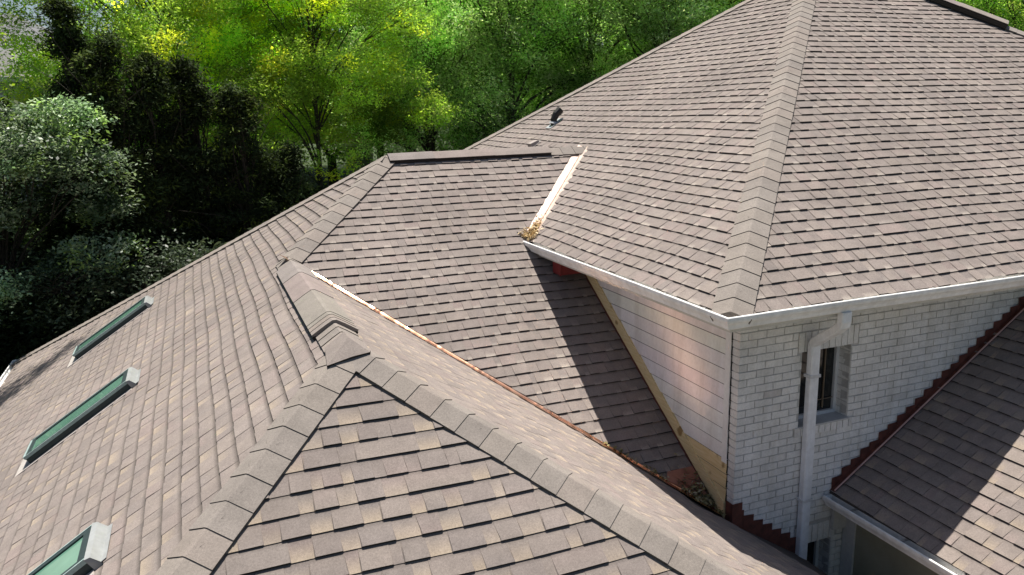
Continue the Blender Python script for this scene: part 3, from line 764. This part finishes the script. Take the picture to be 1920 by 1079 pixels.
def crown_points(rng, ells, dens=1.0, shell=.55):
    out = []; LOBE_B.clear()
    for (cx, cy, cz, rx, ry, rz, n) in ells:
        k = int(n * dens); LOBE_B.append(np.full(k, math.exp(rng.normal(0, .36)))); d = rng.normal(0, 1, (k, 3)); d /= np.linalg.norm(d, axis=1)[:, None]
        r = rng.uniform(shell, 1.0, k)[:, None] ** .7
        out.append(np.array([cx, cy, cz]) + d * r * np.array([rx, ry, rz]))
    return np.concatenate(out)
def wood(name, base, height, centers, rng, r0=.22, nlimb=26, lean=(0, 0)):
    mb = MB(); b = Vector(base); pts = []
    for i in range(9):
        t = i / 8; pts.append(Vector((b.x + lean[0] * t + .12 * math.sin(3 * t + b.x), b.y + lean[1] * t + .12 * math.sin(4 * t + b.y), b.z + height * t)))
    mb.tube(pts, [r0 * (1 - .85 * i / 8) * (1.25 if i == 0 else 1) for i in range(9)], 7)
    idx = rng.choice(len(centers), min(nlimb, len(centers)), replace=False)
    for j in idx:
        e = Vector(centers[j]); f = min(.92, max(.15, (e.z - b.z) / height * .7 - rng.uniform(0, .12)))
        i = int(f * 8); s = pts[i].lerp(pts[min(i + 1, 8)], f * 8 - i)
        mid = s.lerp(e, .5) + Vector((rng.normal(0, .15), rng.normal(0, .15), (e - s).length * .10)); r = max(.018, r0 * (1 - .85 * f) * .45)
        q = [s, s.lerp(mid, .5) + Vector((0, 0, .06 * (e - s).length)), mid, mid.lerp(e, .55) + Vector((rng.normal(0, .1), rng.normal(0, .1), .05)), e]
        mb.tube(q, [r, r * .8, r * .6, r * .4, r * .16], 5, cap=False)
        for _ in range(2):                           # forked twigs
            e2 = e + Vector((rng.normal(0, .5), rng.normal(0, .5), rng.normal(.1, .35))); mb.tube([mid, mid.lerp(e2, .5) + Vector((0, 0, .08)), e2], [r * .45, r * .3, r * .1], 4, cap=False)
    return mb
PROTO = {}
def tree(name, label, base, height, ells, cols, per=60, spread=.34, size=.12, mat='leaf', seed=1, group=None, r0=.2, nlimb=26, aspect=.5, flat=.55, droop=0, dens=1.0, tipfn=None, cat='tree', lean=(0, 0), shell=.55):
    rng = np.random.default_rng(seed); ce = crown_points(rng, ells, dens, shell)
    root = empty(name, base); tag(root, label, cat, group)
    tb = wood('trunk', (0, 0, -.2), height, ce, rng, r0, nlimb, lean); tb.build('trunk', M['bark'], root, True)
    tips = tipfn(ce, rng) if tipfn else None
    me = leaf_mesh('crown', ce, per, spread, size, cols, M[mat], rng, aspect, flat, droop, tips, np.concatenate(LOBE_B))
    o = bpy.data.objects.new('crown', me); C.objects.link(o); o.parent = root; return root
def dup(root, loc, rz, sca, label=None):
    r = root.copy(); C.objects.link(r); r.location = loc; r.rotation_euler = (0, 0, rz); r.scale = sca
    if label: r['label'] = label
    for ch in list(root.children):
        c = ch.copy(); C.objects.link(c); c.parent = r
    return r
CAM = Vector((-2.33346, -3.01964, 1.0)) * S
YAW = .377501
def at(az, dist):
    """plan position at a bearing (degrees right of the view axis) and distance from the drone"""
    a = YAW + R(az); x = CAM.x + math.sin(a) * dist; y = CAM.y + math.cos(a) * dist; return (x, y, terrain(x, y))
#TREES
LOC = [((0.354, 0.480, 0.095), 5), ((0.455, 0.568, 0.108), 4), ((0.216, 0.328, 0.076), 4), ((.64, .64, .07), 0)]
def loctips(ce, rng):
    k = len(ce); t = rng.choice(3, k, p=(.40, .34, .26)); top = (ce[:, 2] - ce[:, 2].min()) / np.ptp(ce[:, 2])
    hz = np.sin(ce[:, 0] * 1.9 + 1) * np.sin(ce[:, 1] * 1.7 + ce[:, 2] * 1.3)
    t[(hz + rng.normal(0, .2, k) + top * .5) > .85] = 3; return t
def lobes(rng_seed, n, rx, ry, z0, z1, r, k):
    r_ = random.Random(rng_seed); out = []
    for _ in range(n):
        a = r_.uniform(0, 6.28); q = math.sqrt(r_.random()); z = r_.uniform(z0, z1); s = r_.uniform(.7, 1.25) * r
        out.append((rx * q * math.cos(a), ry * q * math.sin(a), z, s * 1.15, s * 1.15, s * .62, k))
    return out
tree('honey_locust', 'golden-tipped yellow-green locust tree standing just behind the wing ridge', at(-13.6, 26.5), 10.2,
     lobes(1, 84, 4.1, 3.0, 4.0, 10.6, .85, 30) + [(-2.0, -2.6, 3.9, 1.3, 1.0, .5, 34), (.3, -1.4, 3.4, 1.2, .9, .5, 26)], LOC, per=46, spread=.17, size=.105, seed=41, r0=.11, nlimb=34, tipfn=loctips, flat=.6, droop=.3, aspect=.42)
tree('honey_locust', 'yellow-green locust tree left of the golden-tipped one, behind the dark cedars', at(-23.0, 28), 10.8,
     lobes(2, 88, 5.2, 3.2, 4.4, 12.0, .95, 30), LOC, per=46, spread=.19, size=.115, seed=42, r0=.12, nlimb=34, tipfn=loctips, flat=.6, droop=.3, aspect=.42)
tree('leafy_tree', 'bright green tree reaching in from the left edge above the silvery tree', at(-38.0, 20), 11.5,
     lobes(3, 16, 2.1, 2.4, 5.2, 9.5, 1.0, 20) + [(3.8, -2.5, 12.2, .9, .35, .2, 16), (3.2, -1.9, 12.0, .5, .3, .2, 8)], [((.16, .24, .03), 3), ((.24, .32, .03), 3), ((.09, .15, .03), 3)], per=55, spread=.3, size=.12, seed=43, r0=.15, nlimb=40)
SIL = [((0.292, 0.380, 0.243), 4), ((0.166, 0.240, 0.136), 3), ((0.390, 0.460, 0.332), 3), ((0.048, 0.080, 0.039), 4), ((0.273, 0.380, 0.117), 2)]
tree('silvery_tree', 'silvery grey-green tree at the left edge beyond the skylight roof', at(-33.6, 20.6), 7.2,
     lobes(4, 44, 2.8, 2.3, 2.8, 7.2, .6, 30), SIL, per=56, spread=.17, size=.095, mat='leafsilver', seed=44, r0=.14, nlimb=40)
tree('silvery_tree', 'smaller dusky silvery tree right of the larger one, low beside the roof edge', at(-26.6, 19.4), 4.8,
     lobes(5, 14, 1.7, 1.5, 1.2, 4.3, .8, 20), [((.08, .11, .07), 4), ((.05, .07, .04), 4), ((.15, .19, .12), 1)], per=60, spread=.26, size=.10, mat='leafsilver', seed=45, r0=.1, nlimb=30)
# dark conifers; shade from the locusts is put into their leaf colours
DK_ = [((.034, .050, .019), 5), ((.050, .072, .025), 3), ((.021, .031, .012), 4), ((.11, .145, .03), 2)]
def conifer(seed, label, az, dist, ztop, r):
    b = at(az, dist); h = ztop - b[2]; ell = []
    rr = random.Random(seed)
    for i in range(18):
        t = i / 17; z = h * (.12 + .86 * t); q = r * (1 - t * .82) * rr.uniform(.8, 1.15)
        for j in range(4): a = rr.uniform(0, 6.28); ell.append((math.cos(a) * q * .6, math.sin(a) * q * .6, z + rr.uniform(-.25, .25), q * .5, q * .5, .24, 8))
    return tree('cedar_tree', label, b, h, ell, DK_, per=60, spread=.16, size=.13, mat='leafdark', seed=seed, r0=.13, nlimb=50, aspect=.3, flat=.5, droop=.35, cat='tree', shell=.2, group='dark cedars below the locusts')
conifer(51, 'tall dark cedar standing right of the neighbouring house', -28.0, 22.5, 4.3, 1.2)
conifer(52, 'dark cedar leaning close to the right of the tallest cedar', -26.4, 20.5, 3.3, 1.7)
conifer(56, 'dark cedar in the middle of the dark clump, below the left locust', -24.0, 21.0, 3.1, 1.8)
conifer(53, 'broad dark cedar below the left yellow-green locust', -21.4, 21.5, 3.0, 2.0)
conifer(54, 'dark cedar just left of the golden-tipped locust', -18.6, 21.2, 2.3, 1.9)
conifer(55, 'short dark cedar half hidden by the golden-tipped locust', -15.8, 22.0, .6, 1.7)
# shrubs along the back of the house; near-black leaf colour paints deep shade
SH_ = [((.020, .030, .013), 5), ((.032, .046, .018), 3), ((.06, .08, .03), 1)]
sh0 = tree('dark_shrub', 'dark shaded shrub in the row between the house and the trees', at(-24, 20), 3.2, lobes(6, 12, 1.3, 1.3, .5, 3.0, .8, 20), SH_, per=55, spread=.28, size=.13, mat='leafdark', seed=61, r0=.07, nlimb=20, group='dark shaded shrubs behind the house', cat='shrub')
rr = random.Random(5)
for az, ds, s in ((-31.2, 21.6, 1.1), (-28.2, 20.6, 1.0), (-24.6, 18.9, .95), (-35, 22.5, 1.1), (-21.8, 18.6, .9), (-18.6, 18.9, .85)):
    dup(sh0, at(az, ds), rr.uniform(0, 6.28), (s, s, s * rr.uniform(.85, 1.1)))
for az, ds, s in ((-29, 20.5, 1.1), (-26.5, 20.3, 1.0), (-21.5, 19.8, 1.05), (-19, 20.2, 1.15), (-16.3, 20.0, 1.0), (-13.4, 21.0, .95), (-20.5, 22.6, 1.25), (-17.5, 22.6, 1.1), (-24.0, 24, 1.3), (-28, 24, 1.3), (-31.5, 22.5, 1.3), (-13.0, 25.5, .9)):
    dup(sh0, at(az, ds), rr.uniform(0, 6.28), (s, s, s * rr.uniform(.85, 1.15)))
# sage green willow-like trees behind the main roof
WI = [((0.490, 0.643, 0.308), 5), ((0.627, 0.747, 0.430), 4), ((0.820, 0.850, 0.616), 3), ((0.260, 0.381, 0.148), 4), ((0.095, 0.158, 0.055), 3)]
def willow(seed, label, az, dist, h, rx, z0=.22, cols=WI):
    return tree('willow_tree', label, at(az, dist), h, lobes(seed, 60, rx, rx * .8, h * z0, h * .98, 1.1, 28), cols, per=46, spread=.24, size=.135, seed=seed + 100, r0=.2, nlimb=30, aspect=.34, flat=.8, droop=.25, group='sage green trees behind the main roof')
willow(71, 'sage green tree just right of the golden-tipped locust', -5.6, 31.5, 10.5, 3.2)
willow(72, 'dark-hearted green tree above the thin roof pipe', .2, 32.0, 11.5, 3.6, .16, [((0.287, 0.446, 0.161), 5), ((0.438, 0.590, 0.268), 3), ((0.082, 0.144, 0.046), 5), ((0.627, 0.747, 0.403), 2)])
willow(73, 'pale sage green tree midway along the sloping edge of the main roof', 5.8, 33.0, 12.0, 3.6)
willow(74, 'green tree with a bare dark trunk showing near the upper roof edge', 11.2, 32.0, 12.0, 3.4, .34)
willow(75, 'green tree at the top of the photo left of the main roof peak', 16.6, 34.0, 13.0, 3.6, .25, [((0.382, 0.578, 0.148), 4), ((0.547, 0.681, 0.214), 3), ((0.137, 0.223, 0.067), 4), ((0.738, 0.813, 0.348), 2)])
willow(76, 'green tree showing above the right end of the main roof', 31.5, 36.0, 13.5, 3.8, .3, [((0.410, 0.630, 0.148), 4), ((0.573, 0.733, 0.228), 3), ((0.192, 0.288, 0.081), 3), ((0.848, 0.850, 0.241), 1)])
willow(77, 'pale sage tree in the second row, above the gap between locust and willow', -9.2, 37.0, 14.0, 4.0)
# second, farther row closing the view
FR = [((0.312, 0.499, 0.115), 5), ((0.443, 0.624, 0.166), 4), ((0.598, 0.749, 0.230), 2), ((0.131, 0.224, 0.064), 4)]
b0 = tree('background_tree', 'tall green tree in the dense far row behind the other trees', at(-20, 46), 15, lobes(8, 30, 4.2, 4.0, 2.5, 15, 1.9, 20), FR, per=52, spread=.38, size=.24, seed=81, r0=.3, nlimb=40, group='far row of tall green trees')
rr = random.Random(9)
for k, az in enumerate((-15.5, -11, -7, -3, 1, 5, 9, 13.5, 18, 22.5, 27, 31.5, 36, 40)):
    s = rr.uniform(.9, 1.2); dup(b0, at(az, rr.uniform(42, 50)), rr.uniform(0, 6.28), (s, s, s * rr.uniform(.95, 1.15)))
for az, ds in ((-22, 38), (-17.5, 36), (-12.5, 37)):
    s = rr.uniform(.72, .82); dup(b0, at(az, ds), rr.uniform(0, 6.28), (s, s, s))
for k, az in enumerate((-24.8, -42)):
    s = rr.uniform(.75, .85); dup(b0, at(az, 50 + 2 * k), rr.uniform(0, 6.28), (s, s, s))
# ------------------------------------------------------------------ neighbouring buildings and fence
def gable_house(name, label, cat, loc, rz, w, d, h, rh, wallc, roofc, win=()):
    r = empty(name, loc); r.rotation_euler = (0, 0, rz); tag(r, label, cat)
    a = MB(); a.box((-w/2, -d/2, -1.5), (w/2, d/2, h), wallc); a.poly([(-w/2, -d/2, h), (w/2, -d/2, h), (0, -d/2, h + rh * .96)], wallc); a.poly([(-w/2, d/2, h), (0, d/2, h + rh * .96), (w/2, d/2, h)], wallc)
    a.build('wall', M['siding'], r)
    q = MB(); ov = .35; k = rh / (w / 2); e = w / 2 + ov
    for s in (-1, 1):
        P = [(s * e, -d/2 - ov, h - ov * k), (s * e, d/2 + ov, h - ov * k), (0, d/2 + ov, h + rh), (0, -d/2 - ov, h + rh)]
        q.poly(P, roofc); q.poly([(x, y, z + .12) for x, y, z in P][::-1], roofc)
        for i in range(4):
            p0_, p1_ = P[i], P[(i+1) % 4]; q.poly([p0_, p1_, (p1_[0], p1_[1], p1_[2] + .12), (p0_[0], p0_[1], p0_[2] + .12)], (.5, .48, .45))
    q.build('roof', M['shingle'], r)
    for (x, z, ww, hh) in win:
        f = MB(); f.box((x - ww/2, -d/2 - .06, z), (x + ww/2, -d/2 - .002, z + hh), (.75, .75, .75)); fo = f.build('window', M['vinyl'], r)
        p = MB(); p.box((x - ww/2 + .08, -d/2 - .075, z + .08), (x + ww/2 - .08, -d/2 - .0605, z + hh - .08)); p.build('pane', M['glass'], fo)
    return r
def hip_house(name, label, cat, loc, rz, w, d, h, rh, wallc, roofc, win=()):
    r = empty(name, loc); r.rotation_euler = (0, 0, rz); tag(r, label, cat)
    a = MB(); a.box((-w/2, -d/2, -1.5), (w/2, d/2, h), wallc); a.build('wall', M['siding'], r)
    q = MB(); e, f_ = w/2 + .5, d/2 + .5; rl = max(.2, w/2 - d/2); z0 = h - .1
    q.poly([(-e,-f_,z0), (e,-f_,z0), (rl,0,h+rh), (-rl,0,h+rh)], roofc); q.poly([(e,f_,z0), (-e,f_,z0), (-rl,0,h+rh), (rl,0,h+rh)], roofc)
    q.poly([(e,-f_,z0), (e,f_,z0), (rl,0,h+rh)], roofc); q.poly([(-e,f_,z0), (-e,-f_,z0), (-rl,0,h+rh)], roofc)
    q.box((-e, -f_, z0 - .2), (e, f_, z0 - .002), (.6, .58, .54)); q.build('roof', M['shingle'], r)
    for (x, z, ww, hh) in win:
        f = MB(); f.box((x - ww/2, -d/2 - .06, z), (x + ww/2, -d/2 - .002, z + hh), (.75, .75, .75)); fo = f.build('window', M['vinyl'], r)
        p = MB(); p.box((x - ww/2 + .08, -d/2 - .075, z + .08), (x + ww/2 - .08, -d/2 - .0605, z + hh - .08)); p.build('pane', M['glass'], fo)
    return r
hip_house('neighbour_house', 'pale grey house with a tan roof seen through the gap at the left edge', 'house', at(-30.0, 42), R(5), 5.2, 6, 5.3, 1.5, (.46, .45, .46), (.17, .165, .16), ((1.7, 3.3, .9, 1.2), (-1.2, 3.3, .9, 1.2)))
hip_house('neighbour_house', 'grey two storey house rising behind the tan-roofed one at the left edge', 'house', at(-31.6, 58), R(-6), 11, 9, 7.2, 2.4, (.36, .36, .39), (.17, .17, .18), ((1.5, 5.0, 1.2, 1.2),))
gable_house('garden_shed', 'long grey shed with a pinkish roof glimpsed below the locust branches', 'shed', at(-10.6, 35), R(70), .9, 1.0, 2.6, .25, (.20, .19, .22), (.85, .58, .54))
gable_house('playhouse', 'small dark gabled playhouse behind the ridge vent of the wing', 'playhouse', at(-7.2, 27.5), R(-8), 1.5, 1.6, 2.0, .8, (.30, .25, .15), (.030, .027, .026))
fr_ = empty('wooden_fence', (0, 0, 0)); tag(fr_, 'weathered grey board fence with a pale top rail between the locust and the roof', 'fence')
fa = Vector(at(-13.5, 25.2)); fb2 = Vector(at(1.5, 29)); L_ = (fb2 - fa).length; dd = (fb2 - fa).normalized(); ang = math.atan2(dd.y, dd.x)
fm = MB(); ps = MB(); rl_ = MB(); nb_ = int(L_ / .16)
for i in range(nb_):
    p = fa + dd * (i * .16); p.z = terrain(p.x, p.y); Mx = Matrix.Translation(p) @ Matrix.Rotation(ang, 4, 'Z')
    fm.box((0, 0, -.2), (.15, .02, 1.78 + random.uniform(-.015, .015)), M=Mx)
    if i % 15 == 0:
        ps = MB(); ps.box((-.05, .0205, -.3), (.05, .12, 1.85), M=Mx); ps.build('post', M['fence'], fr_)
    rl_.box((0, -.03, 1.80), (.16, .06, 1.84), (.5, .48, .46), M=Mx)
fm.build('board_panel', M['fence'], fr_); rl_.build('top_rail', M['siding'], fr_)

# ------------------------------------------------------------------ camera, light, world
F_PX, PITCH, ROLL = 1472.3, .227034, -.024744
cy, sy, cp_, sp_ = math.cos(YAW), math.sin(YAW), math.cos(PITCH), math.sin(PITCH)
fwd = Vector((sy * cp_, cy * cp_, -sp_)); r0 = Vector((cy, -sy, 0)); d0 = Vector((-sp_ * sy, -sp_ * cy, -cp_))
cr, sr = math.cos(ROLL), math.sin(ROLL)
right = r0 * cr - d0 * sr; down = r0 * sr + d0 * cr; up = -down; back = -fwd
cam = bpy.data.objects.new('camera', bpy.data.cameras.new('camera')); C.objects.link(cam)
cam.matrix_world = Matrix(((right.x, up.x, back.x, CAM.x), (right.y, up.y, back.y, CAM.y), (right.z, up.z, back.z, CAM.z), (0, 0, 0, 1)))
cam.data.sensor_fit = 'HORIZONTAL'; cam.data.sensor_width = 36; cam.data.lens = F_PX / 1920 * 36; cam.data.clip_end = 2000; cam.data.clip_start = .05
sc.camera = cam
tosun = Vector((.112, .305, 1)).normalized()
sl = bpy.data.lights.new('sun', 'SUN'); sl.energy = 5.0; sl.angle = R(.5); sl.color = (1, .955, .88)
so = bpy.data.objects.new('sun', sl); C.objects.link(so); so.rotation_euler = tosun.to_track_quat('Z', 'Y').to_euler(); so.location = (0, 0, 30)
w = bpy.data.worlds.new('World'); sc.world = w; w.use_nodes = True; nt = w.node_tree
sk = N(nt, 'ShaderNodeTexSky', sky_type='NISHITA'); sk.sun_disc = False; sk.sun_elevation = math.asin(tosun.z); sk.sun_rotation = math.atan2(tosun.x, tosun.y)
sk.air_density = 1.0; sk.dust_density = 1.5
bg = nt.nodes['Background']; nt.links.new(sk.outputs[0], bg.inputs['Color']); bg.inputs['Strength'].default_value = .052
sc.view_settings.view_transform = 'Standard'; sc.view_settings.look = 'None'; sc.view_settings.exposure = .78; sc.view_settings.gamma = 1; sc.view_settings.use_curve_mapping = False
sc.cycles.blur_glossy = 0.0; sc.cycles.sample_clamp_indirect = 8.0; sc.cycles.max_bounces = 8; sc.cycles.transparent_max_bounces = 8
